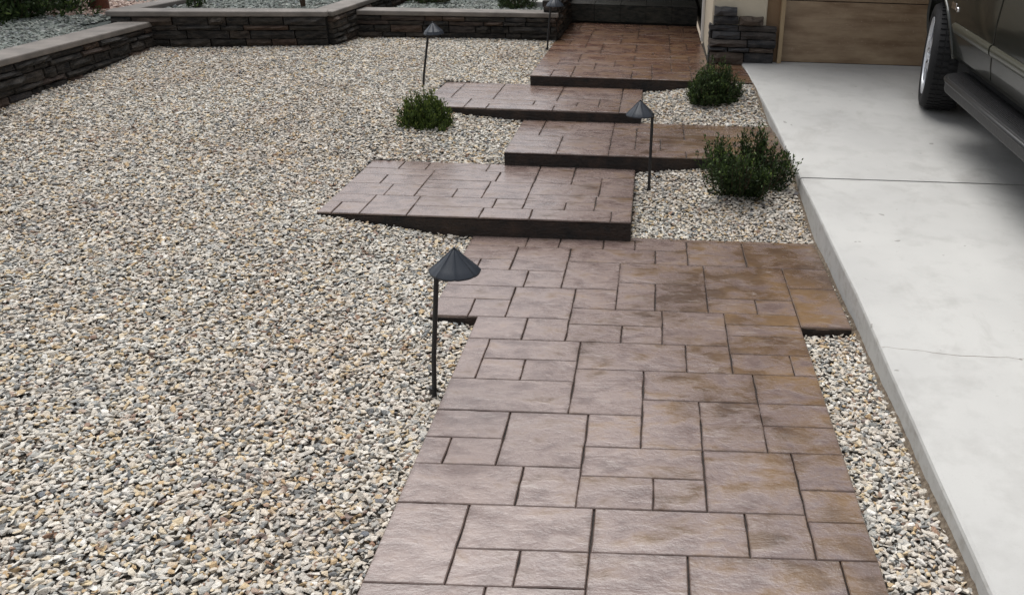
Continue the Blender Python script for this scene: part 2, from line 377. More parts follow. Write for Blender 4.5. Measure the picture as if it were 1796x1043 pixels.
def chip_protos(n, seed, flat=0.5, mat=None):
    rr = random.Random(seed); col = bpy.data.collections.new('chip_shapes')
    for k in range(n):
        bm = bmesh.new(); a = rr.uniform(0.95, 1.45); f = flat * rr.uniform(0.5, 1.15)
        for i in range(11):
            v = Vector((rr.gauss(0, 1), rr.gauss(0, 1), rr.gauss(0, 1))).normalized()
            bm.verts.new((v.x * 0.5 * a, v.y * 0.5 / a, v.z * 0.5 * f))
        r = bmesh.ops.convex_hull(bm, input=bm.verts)
        bmesh.ops.delete(bm, geom=[v for v in bm.verts if not v.link_faces], context='VERTS')
        me = bpy.data.meshes.new('chip'); bm.to_mesh(me); bm.free(); me.materials.append(mat)
        o = bpy.data.objects.new('chip', me); col.objects.link(o)
    return col

def scatter(name, P, rot, scl, idx, col):
    me = bpy.data.meshes.new(name); me.from_pydata([], [], []); me.vertices.add(len(P)); me.vertices.foreach_set('co', P.astype(np.float32).ravel())
    for nm, ty, dat in (('rot', 'FLOAT_VECTOR', rot), ('scl', 'FLOAT_VECTOR', scl), ('idx', 'INT', idx)):
        at = me.attributes.new(nm, ty, 'POINT')
        at.data.foreach_set('vector' if ty == 'FLOAT_VECTOR' else 'value', np.ascontiguousarray(dat, dtype=np.float32 if ty != 'INT' else np.int32).ravel())
    o = put(name, me)
    ng = bpy.data.node_groups.new(name, 'GeometryNodeTree')
    ng.interface.new_socket('Geometry', in_out='INPUT', socket_type='NodeSocketGeometry')
    ng.interface.new_socket('Geometry', in_out='OUTPUT', socket_type='NodeSocketGeometry')
    N = ng.nodes; L = ng.links
    gi = N.new('NodeGroupInput'); go = N.new('NodeGroupOutput'); iop = N.new('GeometryNodeInstanceOnPoints')
    ci = N.new('GeometryNodeCollectionInfo'); ci.inputs['Collection'].default_value = col
    ci.inputs['Separate Children'].default_value = True; ci.inputs['Reset Children'].default_value = True
    def na(nm, ty):
        a = N.new('GeometryNodeInputNamedAttribute'); a.data_type = ty; a.inputs['Name'].default_value = nm; return a.outputs['Attribute']
    L.new(gi.outputs[0], iop.inputs['Points']); L.new(ci.outputs[0], iop.inputs['Instance'])
    iop.inputs['Pick Instance'].default_value = True
    L.new(na('idx', 'INT'), iop.inputs['Instance Index'])
    e2r = N.new('FunctionNodeEulerToRotation'); L.new(na('rot', 'FLOAT_VECTOR'), e2r.inputs[0]); L.new(e2r.outputs[0], iop.inputs['Rotation'])
    L.new(na('scl', 'FLOAT_VECTOR'), iop.inputs['Scale']); L.new(iop.outputs[0], go.inputs[0])
    md = o.modifiers.new('chips', 'NODES'); md.node_group = ng
    return o

def chips(name, x0, x1, y0, y1, sp, size, keep, zf, col, ncol, flatrot=0.33, rim=None):
    xs = np.arange(x0, x1, sp); ys = np.arange(y0, y1, sp); X, Y = np.meshgrid(xs, ys); xy = np.c_[X.ravel(), Y.ravel()]
    xy = xy + R.uniform(-.62, .62, xy.shape) * sp
    xy = xy[keep(xy)]; n = len(xy)
    s = size * np.exp(R.normal(0, 0.30, n)); s = np.clip(s, size * .5, size * 2.0)
    z = zf(xy) - 0.007 + R.uniform(-.009, .007, n) - s * 0.10
    tilt = np.abs(R.normal(0, flatrot, n)); az = R.uniform(0, 6.283, n)
    rot = np.c_[tilt * np.cos(az), tilt * np.sin(az), R.uniform(0, 6.283, n)]
    asp = R.uniform(.8, 1.25, n)
    scl = np.c_[s * asp, s / asp, s * R.uniform(.8, 1.3, n)]
    o = scatter(name, np.c_[xy, z], rot, scl, R.randint(0, ncol, n), col)
    print(name, n)
    return o

def outside(xy, m=0.004):
    k = np.ones(len(xy), bool)
    for (a, b, c, e, top) in SLABS:
        k &= ~((xy[:, 0] > a - m) & (xy[:, 0] < b + m) & (xy[:, 1] > c - m) & (xy[:, 1] < e + m))
    return k
xdv = lambda y: np.interp(y, XD_Y, XD_X)
# wall lines
W1F = [(-4.00, 3.0), (-4.10, 7.15)]
W2F = [(-4.36, 7.09), (-2.78, 7.50)]
W3F = [(-2.74, 8.15), (-.93, 8.40)]
def line_y(L, x): return L[0][1] + (x - L[0][0]) * (L[1][1] - L[0][1]) / (L[1][0] - L[0][0])
def keep_left(xy):
    x, y = xy[:, 0], xy[:, 1]
    k = outside(xy) & (x < -.66) & (y > 0.9)
    k &= x > (-4.00 + (y - 3.0) * (-.10 / 4.15)) + .0
    k &= (y > 3.2) | (x > -3.1)
    k &= np.where(x < -2.76, y < line_y(W2F, x), y < line_y(W3F, x))
    return k
def keep_right(xy):
    x, y = xy[:, 0], xy[:, 1]
    return outside(xy) & (x > -.12) & (x < xdv(y) - .006) & (y > .9) & (y < 6.70)
ch = chip_protos(12, 3, 0.52, M['chip'])
o = chips('left_gravel', -4.15, -.66, .9, 8.45, 0.0113, 0.0200, keep_left, gz, ch, 12)
tag(o, 'mixed beige grey and tan stone chips covering the yard left of the stamped path', 'gravel', kind='stuff'); o.name = 'gravel'
o = chips('right_gravel', -.12, .9, .9, 6.72, 0.0113, 0.0200, keep_right, gz, ch, 12)
tag(o, 'mixed stone chips filling the beds between the steps and the concrete driveway', 'gravel', kind='stuff'); o.name = 'gravel'

# ------------------------------------------------------------------ stamped path and steps
PATH_TILES = [
(-0.7,-0.449,2.315,2.477),(-0.7,-0.614,2.172,2.315),(-0.614,-0.449,2.172,2.315),(-0.449,-0.183,2.172,2.477),
(-0.7,-0.359,1.983,2.172),(-0.359,-0.183,1.983,2.172),(-0.7,-0.49,1.663,1.983),(-0.49,-0.129,1.799,1.983),
(-0.49,-0.316,1.663,1.799),(-0.316,-0.129,1.663,1.799),(-0.7,-0.383,1,1.663),(-0.383,-0.129,1,1.663),
(-0.253,-0,2.477,2.784),(-0.183,-0,2.287,2.477),(-0,0.198,2.287,2.582),(0.198,0.409,2.287,2.582),
(-0.183,0.198,2.133,2.287),(-0.183,0.04,1.983,2.133),(0.04,0.198,1.983,2.133),(0.198,0.483,1.983,2.287),
(0.483,0.65,2.1,2.287),(0.483,0.65,1.954,2.1),(0.483,0.65,1.799,1.954),(0.409,0.65,2.442,2.582),
(0.409,0.65,2.287,2.442),(-0.129,0.306,1.799,1.983),(0.306,0.483,1.799,1.983),(-0.129,0.135,1,1.799),
(0.135,0.548,1,1.799),(0.548,0.65,1,1.799),(-0.7,-0.49,3,3.195),(-0.49,-0.316,3,3.195),(-0.7,-0.614,2.69,3),
(-0.614,-0.253,2.842,3),(-0.614,-0.449,2.69,2.842),(-0.449,-0.253,2.69,2.842),(-0.7,-0.253,2.477,2.69),
(-0.253,0.164,2.784,3),(0.164,0.335,2.784,3),(-0.316,-0.094,3,3.151),(-0.094,0.071,3,3.151),
(0.071,0.335,3,3.3),(-0.316,0.071,3.151,3.3),(-0,0.409,2.582,2.784),(0.409,0.65,2.582,2.784),
(0.335,0.65,2.94,3.095),(0.335,0.568,2.784,2.94),(0.568,0.65,2.784,2.94),(0.335,0.65,3.195,3.3),
(0.335,0.65,3.095,3.195),(-0.9,-0.743,3.195,3.366),(-0.743,-0.586,3.195,3.366),(-0.9,-0.586,3.366,3.504),
(-0.9,-0.555,3.504,3.69),(-0.586,-0.316,3.195,3.504),(-0.555,-0.383,3.504,3.69),(-0.383,-0.129,3.504,3.817),
(-0.316,-0.129,3.3,3.504),(-0.646,-0.383,3.69,3.989),(-0.9,-0.646,3.817,3.989),(-0.9,-0.803,3.69,3.817),
(-0.803,-0.646,3.69,3.817),(-0.9,-0.614,3.989,4.13),(-0.614,-0.449,3.989,4.13),(-0.449,-0.224,3.989,4.13),
(-0.224,-0.066,3.989,4.13),(-0.066,0.198,3.989,4.13),(-0.383,0.04,3.817,3.989),(0.04,0.198,3.817,3.989),
(0.198,0.483,3.817,4.13),(0.483,0.865,3.817,4.13),(-0.129,0.271,3.585,3.817),(-0.129,0.04,3.3,3.585),
(0.04,0.271,3.3,3.585),(0.271,0.65,3.446,3.817),(0.65,0.865,3.585,3.817),(0.65,0.865,3.195,3.585),
(0.271,0.483,3.3,3.446),(0.483,0.65,3.3,3.446),]
A_TILES = [(-1.69,-1.617,4.11,4.28),(-1.617,-1.475,4.11,4.28),(-1.69,-1.475,4.28,4.41),(-1.475,-1.235,4.11,4.41),(-1.235,-.865,4.11,4.26),
 (-1.235,-.825,4.26,4.41),(-.865,-.61,4.11,4.26),(-.825,-.665,4.26,4.41),(-.665,-.445,4.26,4.39),(-.445,-.29,4.26,4.39),(-.61,-.195,4.11,4.26),
 (-.665,-.29,4.39,4.50),(-.195,-.09,4.11,4.26),(-.29,-.09,4.26,4.50),(-1.69,-1.438,4.41,4.61),(-1.438,-1.275,4.41,4.61),(-1.275,-1.067,4.41,4.56),
 (-1.067,-.91,4.41,4.56),(-1.275,-.91,4.56,4.71),(-.91,-.665,4.41,4.71),(-.665,-.28,4.50,4.70),(-.28,-.09,4.50,4.85),(-.665,-.45,4.70,5.06),
 (-.45,-.28,4.70,4.85),(-.45,-.09,4.85,5.06),(-1.69,-1.518,4.61,4.78),(-1.518,-1.275,4.61,4.78),(-1.275,-.885,4.71,4.90),(-.885,-.665,4.71,4.90),
 (-1.69,-1.275,4.78,4.90),(-1.69,-1.494,4.90,5.06),(-1.494,-1.334,4.90,5.06),(-1.334,-.975,4.90,5.06),(-.975,-.665,4.90,5.06)]
def ashlar(x0, x1, y0, y1, seed, m=0.152, clip=None):
    rr = random.Random(seed); nx = max(1, round((x1 - x0) / m)); ny = max(1, round((y1 - y0) / m)); sx = (x1 - x0) / nx; sy = (y1 - y0) / ny
    occ = [[0] * nx for _ in range(ny)]; out = []
    for j in range(ny):
        for i in range(nx):
            if occ[j][i]: continue
            opts = [(2, 1), (3, 1), (1, 1), (2, 2), (2, 1), (3, 2), (1, 2), (3, 1)]; rr.shuffle(opts)
            for w, h in opts + [(1, 1)]:
                if i + w <= nx and j + h <= ny and all(not occ[b][a] for b in range(j, j + h) for a in range(i, i + w)):
                    for b in range(j, j + h):
                        for a in range(i, i + w): occ[b][a] = 1
                    out.append((x0 + i * sx, x0 + (i + w) * sx, y0 + j * sy, y0 + (j + h) * sy)); break
    return out
def tile_mesh(w, h, jl, jr, jb, jt, seed, th=0.013):
    """one stamped stone: wavy outline, rounded arris, centred at origin, top at z=0. j*: half-joint per side"""
    rr = random.Random(seed); x0, x1, y0, y1 = -w / 2 + jl, w / 2 - jr, -h / 2 + jb, h / 2 - jt
    nx = max(2, min(7, int(w / .045))); ny = max(2, min(6, int(h / .045)))
    wav = lambda j: rr.uniform(-.0016, .0042) * (rr.random() ** .7) * (1 if j > .001 else .4) if j > 0 else 0.0
    pts = []
    for i in range(nx): pts.append((x0 + (x1 - x0) * i / nx, y0 + wav(jb) * (i > 0)))
    for i in range(ny): pts.append((x1 + wav(jr) * (i > 0), y0 + (y1 - y0) * i / ny))
    for i in range(nx): pts.append((x1 - (x1 - x0) * i / nx, y1 + wav(jt) * (i > 0)))
    for i in range(ny): pts.append((x0 + wav(jl) * (i > 0), y1 - (y1 - y0) * i / ny))
    n = len(pts); V = [(x, y, -th) for x, y in pts]
    V += [(x, y, -.0028) for x, y in pts]
    b = .0028
    def ins(x, y, q): return (x + (b * q if x < 0 else -b * q) * (abs(x) > (x1 - x0) / 2 - .01), y + (b * q if y < 0 else -b * q) * (abs(y - (y0 + y1) / 2) > (y1 - y0) / 2 - .01))
    V += [(*ins(x, y, 1), 0.0) for x, y in pts]
    V.append((0, 0, rr.uniform(-.0006, .0012)))
    Fc = []
    for k in range(2):
        for i in range(n): Fc.append((k * n + i, k * n + (i + 1) % n, (k + 1) * n + (i + 1) % n, (k + 1) * n + i))
    for i in range(n): Fc.append((2 * n + i, 2 * n + (i + 1) % n, 3 * n))
    return mesh('paving_stone', V, Fc, M['stamped'])
_ts = [0]
def lay(tiles, parent, z, bounds):
    bx0, bx1, by0, by1 = bounds
    for (a, b, c, e) in tiles:
        _ts[0] += 1
        j = lambda v, w, hj: 0.0 if abs(v - w) < .004 else hj
        gl = (0.0012, 0.0018, 0.0028)[(_ts[0] * 37) % 3]; gh = (0.0002, 0.0006, 0.0016)[(_ts[0] * 53) % 3]
        me = tile_mesh(b - a, e - c, 0 if a in bx0 else gl, 0 if b in bx1 else gl, 0 if c in by0 else gh, 0 if e in by1 else gh, _ts[0])
        put('paving_stone', me, parent, ((a + b) / 2, (c + e) / 2, z + rnd.uniform(-.0008, .0008)))
def slab(name, polys, top, th, mat=M['joint']):
    mb = MB()
    for (a, b, c, e) in polys: mb.box(a, b, c, e, top - th, top - .0095)
    o = mb.build(name, mat); tag(o, kind='structure'); return o
p0 = slab('path', [(-.7, .65, -.6, 3.195), (-.9, .865, 3.1955, 4.16)], 0.0, .16)
lay(PATH_TILES, p0, 0.0, ([-.7, -.9], [.65, .865], [1.0], [4.13]))
lay([t for t in ashlar(-.7, .65, -.6, 1.0, 5)], p0, 0.0, ([-.7], [.65], [-.6], []))
lay([(-.09, .12, 4.13, 4.16), (.12, .40, 4.13, 4.16), (.40, .65, 4.13, 4.16), (.65, .865, 4.13, 4.16)], p0, 0.0, ([], [.865], [], [4.16]))
s1 = slab('step', [(-1.69, -.09, 4.11, 5.06)], ZA, .22); lay(A_TILES, s1, ZA, ([-1.69], [-.09], [4.11], [5.06]))
s2 = slab('step', [(-.885, .845, 5.04, 5.88)], ZB, .22); lay(ashlar(-.885, .845, 5.04, 5.88, 21), s2, ZB, ([-.885], [.845], [5.04], [5.88]))
s3 = slab('step', [(-1.60, -.075, 5.86, 6.70)], ZC, .22); lay(ashlar(-1.60, -.075, 5.86, 6.70, 9), s3, ZC, ([-1.6], [-.075], [5.86], [6.70]))
s4 = slab('landing', [(-.945, .765, 6.66, 7.44), (-.945, .46, 7.4405, 9.75)], ZDD, .26)
lay(ashlar(-.945, .765, 6.66, 7.44, 33), s4, ZDD, ([-.945], [.765], [6.66], []))
lay(ashlar(-.945, .46, 7.44, 9.75, 34), s4, ZDD, ([-.945], [.46], [], [9.75]))

# ------------------------------------------------------------------ driveway
drive = empty('driveway'); tag(drive, kind='structure')
def drive_panel(ya, yb, xr=5.6):
    ys = [ya + .004] + [y for y in np.arange(math.ceil(ya / .3) * .3, yb, .3) if ya + .05 < y < yb - .05] + [yb - .004]
    V = []; Fc = []
    for i, y in enumerate(ys):
        x = xd(y); z = zd(y); e = .004 if i in (0, len(ys) - 1) else 0
        j = rnd.uniform(-.0015, .0015)
        V += [(x + .002, y, z - .32), (x + j, y, z - .016), (x + .004 + j, y, z - .006), (x + .014, y, z - e * .6), (xr, y, z - e * .6), (xr, y, z - .32)]
    n = len(ys)
    for i in range(n - 1):
        for k in range(5): Fc.append((i * 6 + k, i * 6 + k + 1, (i + 1) * 6 + k + 1, (i + 1) * 6 + k))
    Fc += [tuple(range(6)), tuple((n - 1) * 6 + k for k in range(6))[::-1]]
    mb = MB(); mb.add(V, Fc); return mb.build('concrete_panel', M['drive'], drive)
for ya, yb in ((-8, -4), (-4, -.2), (-.2, 4.715), (4.722, 7.41), (7.41, 9.5)): drive_panel(ya, yb)
# hairline crack across the nearer panel
V = []; Fc = []; x = .893; y = 2.86
pts = []
while x < 3.4:
    pts.append((x, y, rnd.uniform(.0006, .0015))); x += rnd.uniform(.02, .06); y += rnd.uniform(-.012, .011) + .0006
for (x, y, w) in pts:
    V += [(x, y - w, zd(y - w) + .0006), (x, y + w, zd(y + w) + .0006)]
Fc = [(2 * i, 2 * i + 2, 2 * i + 3, 2 * i + 1) for i in range(len(pts) - 1)]
put('crack', mesh('crack', V, Fc, M['dirt']), drive)
mb = MB()
mb.box(-30, 30, -22, -9, -.615, -.50); tag(mb.build('road', M['asphalt']), kind='structure')
# soil banked against the driveway edge
V = []; Fc = []; ys = np.arange(.9, 6.7, .03)
for i, y in enumerate(ys):
    y = float(y); x = xd(y); zb = float(gz(np.array([[x - .03, y]]))[0]); h = .004 + .012 * (0.5 + .5 * math.sin(y * 7.1) * math.sin(y * 3.3 + 1)) + rnd.uniform(-.003, .005)
    h = min(h, max(.004, zd(y) - .02 - zb))
    V += [(x - .035 - rnd.uniform(0, .01), y, zb - .035), (x - .010 + rnd.uniform(-.003, .003), y, zb - .008 + h * .45), (x + .0025, y, zb + h)]
n = len(ys); Fc = [(i * 3 + k, i * 3 + k + 1, (i + 1) * 3 + k + 1, (i + 1) * 3 + k) for i in range(n - 1) for k in range(2)]
tag(put('soil_edge', mesh('soil_edge', V, Fc, M['dirt'])), kind='structure')

# ------------------------------------------------------------------ stacked-stone walls
def stone_proto(seed, nx=5, nz=3, jit=.07):
    rr = random.Random(seed); V = []; Fc = []
    for k in range(nz):
        for i in range(nx):
            u = i / (nx - 1) - .5; w = k / (nz - 1) - .5; ed = (i in (0, nx - 1)) or (k in (0, nz - 1))
            V.append((u + rr.uniform(-.02, .02) * (0 < i < nx - 1), -.5 + (.22 if ed else 0) + rr.uniform(-jit, jit) * 2, w + rr.uniform(-jit, jit) * (k in (0, nz - 1)) - .06 * (k == 0)))
    F0 = [(k * nx + i, k * nx + i + 1, (k + 1) * nx + i + 1, (k + 1) * nx + i) for k in range(nz - 1) for i in range(nx - 1)]
    ring = [i for i in range(nx)] + [k * nx + nx - 1 for k in range(1, nz)] + [(nz - 1) * nx + i for i in range(nx - 2, -1, -1)] + [k * nx for k in range(nz - 2, 0, -1)]
    base = len(V)
    for r in ring: V.append((V[r][0], .5, V[r][2]))
    m = len(ring)
    Fc = F0 + [(ring[i], base + i, base + (i + 1) % m, ring[(i + 1) % m]) for i in range(m)] + [tuple(base + i for i in range(m))]
    mb = MB(); mb.add(V, Fc)
    me = mesh('stone', V, Fc, None); bm = bmesh.new(); bm.from_mesh(me); bmesh.ops.recalc_face_normals(bm, faces=bm.faces); bm.to_mesh(me); bm.free()
    return me
def proto_set(mat, seed, n=8):
    out = []
    for k in range(n):
        me = stone_proto(seed + k); me.materials.append(mat); out.append(me)
    return out
PS1 = proto_set(M['ledge'], 100); PS2 = proto_set(M['ledge2'], 200)
def veneer(parent, A, B, z0a, z0b, ztop, protos, seed, ch=.052, depth=.07, lmin=.13, lmax=.40):
    """courses of thin stones on the face from A to B (outward is to the right-hand side of A->B)"""
    rr = random.Random(seed); A = Vector(A); B = Vector(B); L = (B - A).length; u = (B - A) / L; ang = math.atan2(u.y, u.x)
    z = ztop; k = 0
    while z > min(z0a, z0b) - .03:
        h = ch * rr.uniform(.72, 1.3); s = -rr.uniform(0, .15)
        while s < L:
            l = rr.uniform(lmin, lmax); e = min(s + l, L); s0 = max(s, 0)
            if e - s0 > .03:
                mid = (s0 + e) / 2; zb = z0a + (z0b - z0a) * mid / L
                if z > zb - .03:
                    c = A + u * mid; me = protos[rr.randrange(len(protos))]
                    o = put('stone', me, parent, (c.x - u.y * .0, c.y, z - h / 2), (rr.uniform(-.05, .05), rr.uniform(-.012, .012), ang + rr.uniform(-.012, .012)),
                            (e - s0 - .009, depth * rr.uniform(.6, 1.5), h - .008))
            s += l
        z -= h; k += 1
def wall_thing(label, A, B, z0a, z0b, zcap, seed, capw=.24, back=.20, captop=None, capends=(0, 0), capmat=None, ext=.035):
    A = Vector(A); B = Vector(B); u = (B - A).normalized(); nrm = Vector((u.y, -u.x))   # outward
    w = empty('retaining_wall', (A.x, A.y, 0)); tag(w, label, 'wall', 'stacked stone planter walls')
    a = A - nrm * .02; b = B - nrm * .02
    P = [a, b, b - nrm * back, a - nrm * back]; off = Vector((A.x, A.y))
    MB().prism([tuple(p - off) for p in P], min(z0a, z0b) - .25, zcap - .042).build('core', M['core'], w)
    hold = empty_local = w
    A2 = A - off; B2 = B - off
    veneer(w, A2, B2, z0a, z0b, zcap - .043, PS1, seed)
    ca = a - u * capends[0] + nrm * (ext + .02); cb = b + u * capends[1] + nrm * (ext + .02)
    P = [ca, cb, cb - nrm * capw, ca - nrm * capw]
    MB().prism([tuple(p - off) for p in P], zcap - .042, zcap).build('cap', capmat or M['cap'], w, bevel=.009)
    return w
# outward = right-hand side of A->B
wall_thing('long left planter wall of dark stacked stone with pale cap running towards the house', W1F[0], W1F[1], .18, .36, .58, 1, capw=.235, capends=(0, .0))
wall_thing('taller angled planter wall with pale cap standing between the left wall and the corner return', W2F[0], W2F[1], .33, .39, .66, 2, capw=.22, capends=(.02, .02))
wall_thing('short return of the taller planter wall, its cap running back from the corner', (-2.76, 7.535), (-2.70, 11.6), .36, .45, .655, 3, capw=.21, capends=(0.0, 0))
wall_thing('low planter wall with pale cap behind the gravel, ending at the landing', W3F[0], W3F[1], .35, .35, .60, 4, capw=.25, capends=(-.01, .02))
wall_thing('left rear edge wall of the taller planter, only its pale cap seen above the green gravel', (-4.22, 11.6), (-4.40, 7.26), .5, .5, .655, 5, capw=.17, capends=(0, 0))
# planters: soil and green chips
def flat(name, poly, z, mat, th=.2):
    o = MB().prism(poly, z - th, z).build(name, mat); tag(o, kind='structure'); return o
flat('planter_bed', [(-9, -1), (-4.16, -1), (-4.32, 7.30), (-4.55, 7.33), (-4.4, 15), (-9, 15)], .525, M['soil_green'])
flat('planter_bed', [(-4.18, 7.40), (-2.95, 7.68), (-2.88, 12), (-4.1, 12)], .61, M['soil_green'])
flat('planter_bed', [(-2.58, 8.38), (-1.0, 8.62), (-1.0, 12), (-2.5, 12)], .55, M['soil_green'])
cg = chip_protos(8, 40, .6, M['chip_green']); cr_ = chip_protos(6, 60, .6, M['chip_rose'])
def p1z(xy): return .54 + .03 * np.sin(xy[:, 0] * 2.1) * np.sin(xy[:, 1] * 1.7 + 1)
def k1(xy):
    x, y = xy[:, 0], xy[:, 1]; return (x < -4.20 - (y - 5.4) * .06) & (y < 7.55 + .1 * np.sin(x * 9)) & ~((x > -4.62) & (y > 7.02 + (x + 4.4) * .25) & (y > 7.0))
o = chips('green_gravel', -6.2, -4.1, 4.3, 7.7, .021, .036, k1, p1z, cg, 8, .5); tag(o, 'grey green slate chips behind the cap of the long left wall', 'gravel', kind='stuff')
def k1b(xy):
    x, y = xy[:, 0], xy[:, 1]; return (y > 7.5 + .1 * np.sin(x * 9)) & (x < -4.6)
o = chips('rose_gravel', -7.0, -4.5, 7.4, 10.5, .026, .040, k1b, p1z, cr_, 6, .5); tag(o, 'pinkish tan stone chips beyond the green slate chips at the far left', 'gravel', kind='stuff')
def k2(xy):
    x, y = xy[:, 0], xy[:, 1]; return (x > -4.20 + (y - 7.4) * .04) & (x < -2.95 + (y - 7.6) * .015) & (y > 7.28 + (x + 4.36) * .26)
o = chips('green_gravel', -4.2, -2.9, 7.3, 11, .021, .034, k2, lambda xy: .63 + 0 * xy[:, 0], cg, 8, .5); tag(o, 'grey green slate chips inside the taller angled planter', 'gravel', kind='stuff')
def k3(xy):
    x, y = xy[:, 0], xy[:, 1]; return (y > 8.36 + (x + 2.74) * .138) & (x > -2.52)
o = chips('green_gravel', -2.55, -.98, 8.3, 11, .021, .034, k3, lambda xy: .575 + 0 * xy[:, 0], cg, 8, .5); tag(o, 'grey green slate chips behind the low wall beside the landing', 'gravel', kind='stuff')

# ------------------------------------------------------------------ house
house = empty('house', (.46, 7.45, .35)); tag(house, 'cream stucco house front with tan garage door and dark stone veneer at its column', 'house')
HO = Vector((.46, 7.45, .35))
def hpart(name, boxes, mat, bevel=0, parent=None):
    mb = MB()
    for (x0, x1, y0, y1, z0, z1) in boxes: mb.box(x0 - HO.x, x1 - HO.x, y0 - HO.y, y1 - HO.y, z0 - HO.z, z1 - HO.z)
    return mb.build(name, mat, parent or house, bevel=bevel)
hpart('column', [(.475, .935, 7.495, 8.62, .30, 2.95)], M['stucco'], .012)
hpart('corner_trim', [(.448, .474, 8.55, 8.66, .36, 2.95)], M['white'], .004)
hpart('wall', [(.50, .93, 8.63, 11.4, .30, 2.95)], M['dark_house'])
hpart('wall', [(.9352, 1.062, 7.53, 8.0, .30, 2.95), (1.0625, 5.2, 7.53, 8.0, 2.55, 2.95), (4.0, 5.2, 7.53, 8.0, .30, 2.549)], M['tan'], .004)
hpart('door_trim', [(1.048, 1.085, 7.47, 7.529, .355, 2.6)], M['trim'], .006)
hpart('door_trim', [(1.0852, 4.0, 7.44, 7.529, 2.54, 2.6)], M['trim'], .006)
hpart('wall', [(-1.15, .4995, 11.2, 11.4, .30, 2.95)], M['dark_house'])
gd = empty('garage_door', (1.086 - HO.x, 7.56 - HO.y, .362 - HO.z)); gd.parent = house
zs_ = .362
for k in range(4):
    z1 = zs_ + (.505 if k == 0 else .535)
    mb = MB(); mb.box(0, 2.91, 0, .045, zs_ - .362, z1 - .362 - .007)
    mb.build('panel', M['door'], gd, bevel=.002); zs_ = z1
MB().box(0, 2.91, .046, .07, -.01, 2.18).build('backing', M['black'], gd)  # dark sheet added to stop light showing through the panel gaps
mb = MB().box(0, 2.91, -.006, .05, -.012, .0).build('bottom_seal', M['black'], gd)
# roof and soffit keep the porch in shade
hpart('roof', [(.30, 5.8, 7.25, 15.0, 2.952, 3.10)], M['roof'])
hpart('roof', [(-1.15, .298, 9.1, 15.0, 2.952, 3.10)], M['roof'])
mb = MB(); mb.prism([(7.0 - HO.y, 3.102 - HO.z), (15.4 - HO.y, 3.102 - HO.z), (11 - HO.y, 4.7 - HO.z)], -.10, 5.6, 'x'); mb.build('roof', M['roof'], house)
# stone veneer on the column foot
def vstone(x0, x1, z0, z1, dep=.055, k=[0]):
    k[0] += 1
    put('stone', PS2[k[0] % len(PS2)], house, ((x0 + x1) / 2 - HO.x, 7.497 - dep / 2 - HO.y, (z0 + z1) / 2 - HO.z), (rnd.uniform(-.03, .03), 0, rnd.uniform(-.01, .01)), (x1 - x0 - .010, dep, z1 - z0 - .010))
rows = [(.352, .445, [.462, .76, 1.018]), (.445, .485, [.462, .62, .80, 1.018]), (.485, .550, [.462, .78, 1.02]), (.550, .612, [.466, .72, 1.02]), (.612, .665, [.466, .70, 1.02]),
        (.665, .735, [.470, .70, .925]), (.735, .81, [.480, .70])]
for z0, z1, xs in rows:
    for a, b in zip(xs, xs[1:]):
        vstone(a + (rnd.uniform(-.012, .016) if a == xs[0] else 0), b + (rnd.uniform(-.018, .008) if b == xs[-1] else 0), z0, z1, rnd.uniform(.040, .100))
# side return stones of the veneer
for k, (z0, z1, _) in enumerate(rows[:5]):
    put('stone', PS2[k], house, (.467 - HO.x, 7.53 - HO.y, (z0 + z1) / 2 - HO.z), (0, 0, math.radians(-90)), (.09, .022, z1 - z0 - .004))
hpart('veneer_backing', [(.472, 1.012, 7.470, 7.494, .34, .655)], M['core'])
# porch: dark slate tiled riser and floor
porch = slab('porch_step', [(-.945, .46, 9.772, 11.2)], .535, .2, M['core']); porch.name = 'porch_step'
for i in range(5):
    x0 = -.945 + i * .281
    me = MB().box(-.1385, .1385, -.01, .01, -.083, .083)
    me.build('tile', M['slate'], porch, loc=(x0 + .1405, 9.762, .447), bevel=.002)
for j in range(4):
    for i in range(5):
        MB().box(-.1385, .1385, -.17, .17, -.006, .006).build('tile', M['slate'], porch, loc=(-.945 + .1405 + i * .281, 9.925 + j * .345, .5375), bevel=.002)
w4 = empty('retaining_wall', (-.95, 8.42, 0)); tag(w4, 'dark uncapped stone wall edging the landing beside the porch', 'wall', 'stacked stone planter walls')
MB().box(-.10, .0, .0, 2.7, .1, .655).build('core', M['core'], w4)
veneer(w4, Vector((0.012, .0)), Vector((0.012, 1.34)), .33, .33, .68, PS1, 77)
veneer(w4, Vector((-.10, .012)), Vector((0.03, .012)), .33, .33, .68, PS1, 78)
for i in range(6): put('stone', PS1[i], w4, (-.04, .10 + i * .24, .675), (0, 0, math.radians(90)), (.22, .14, .05))

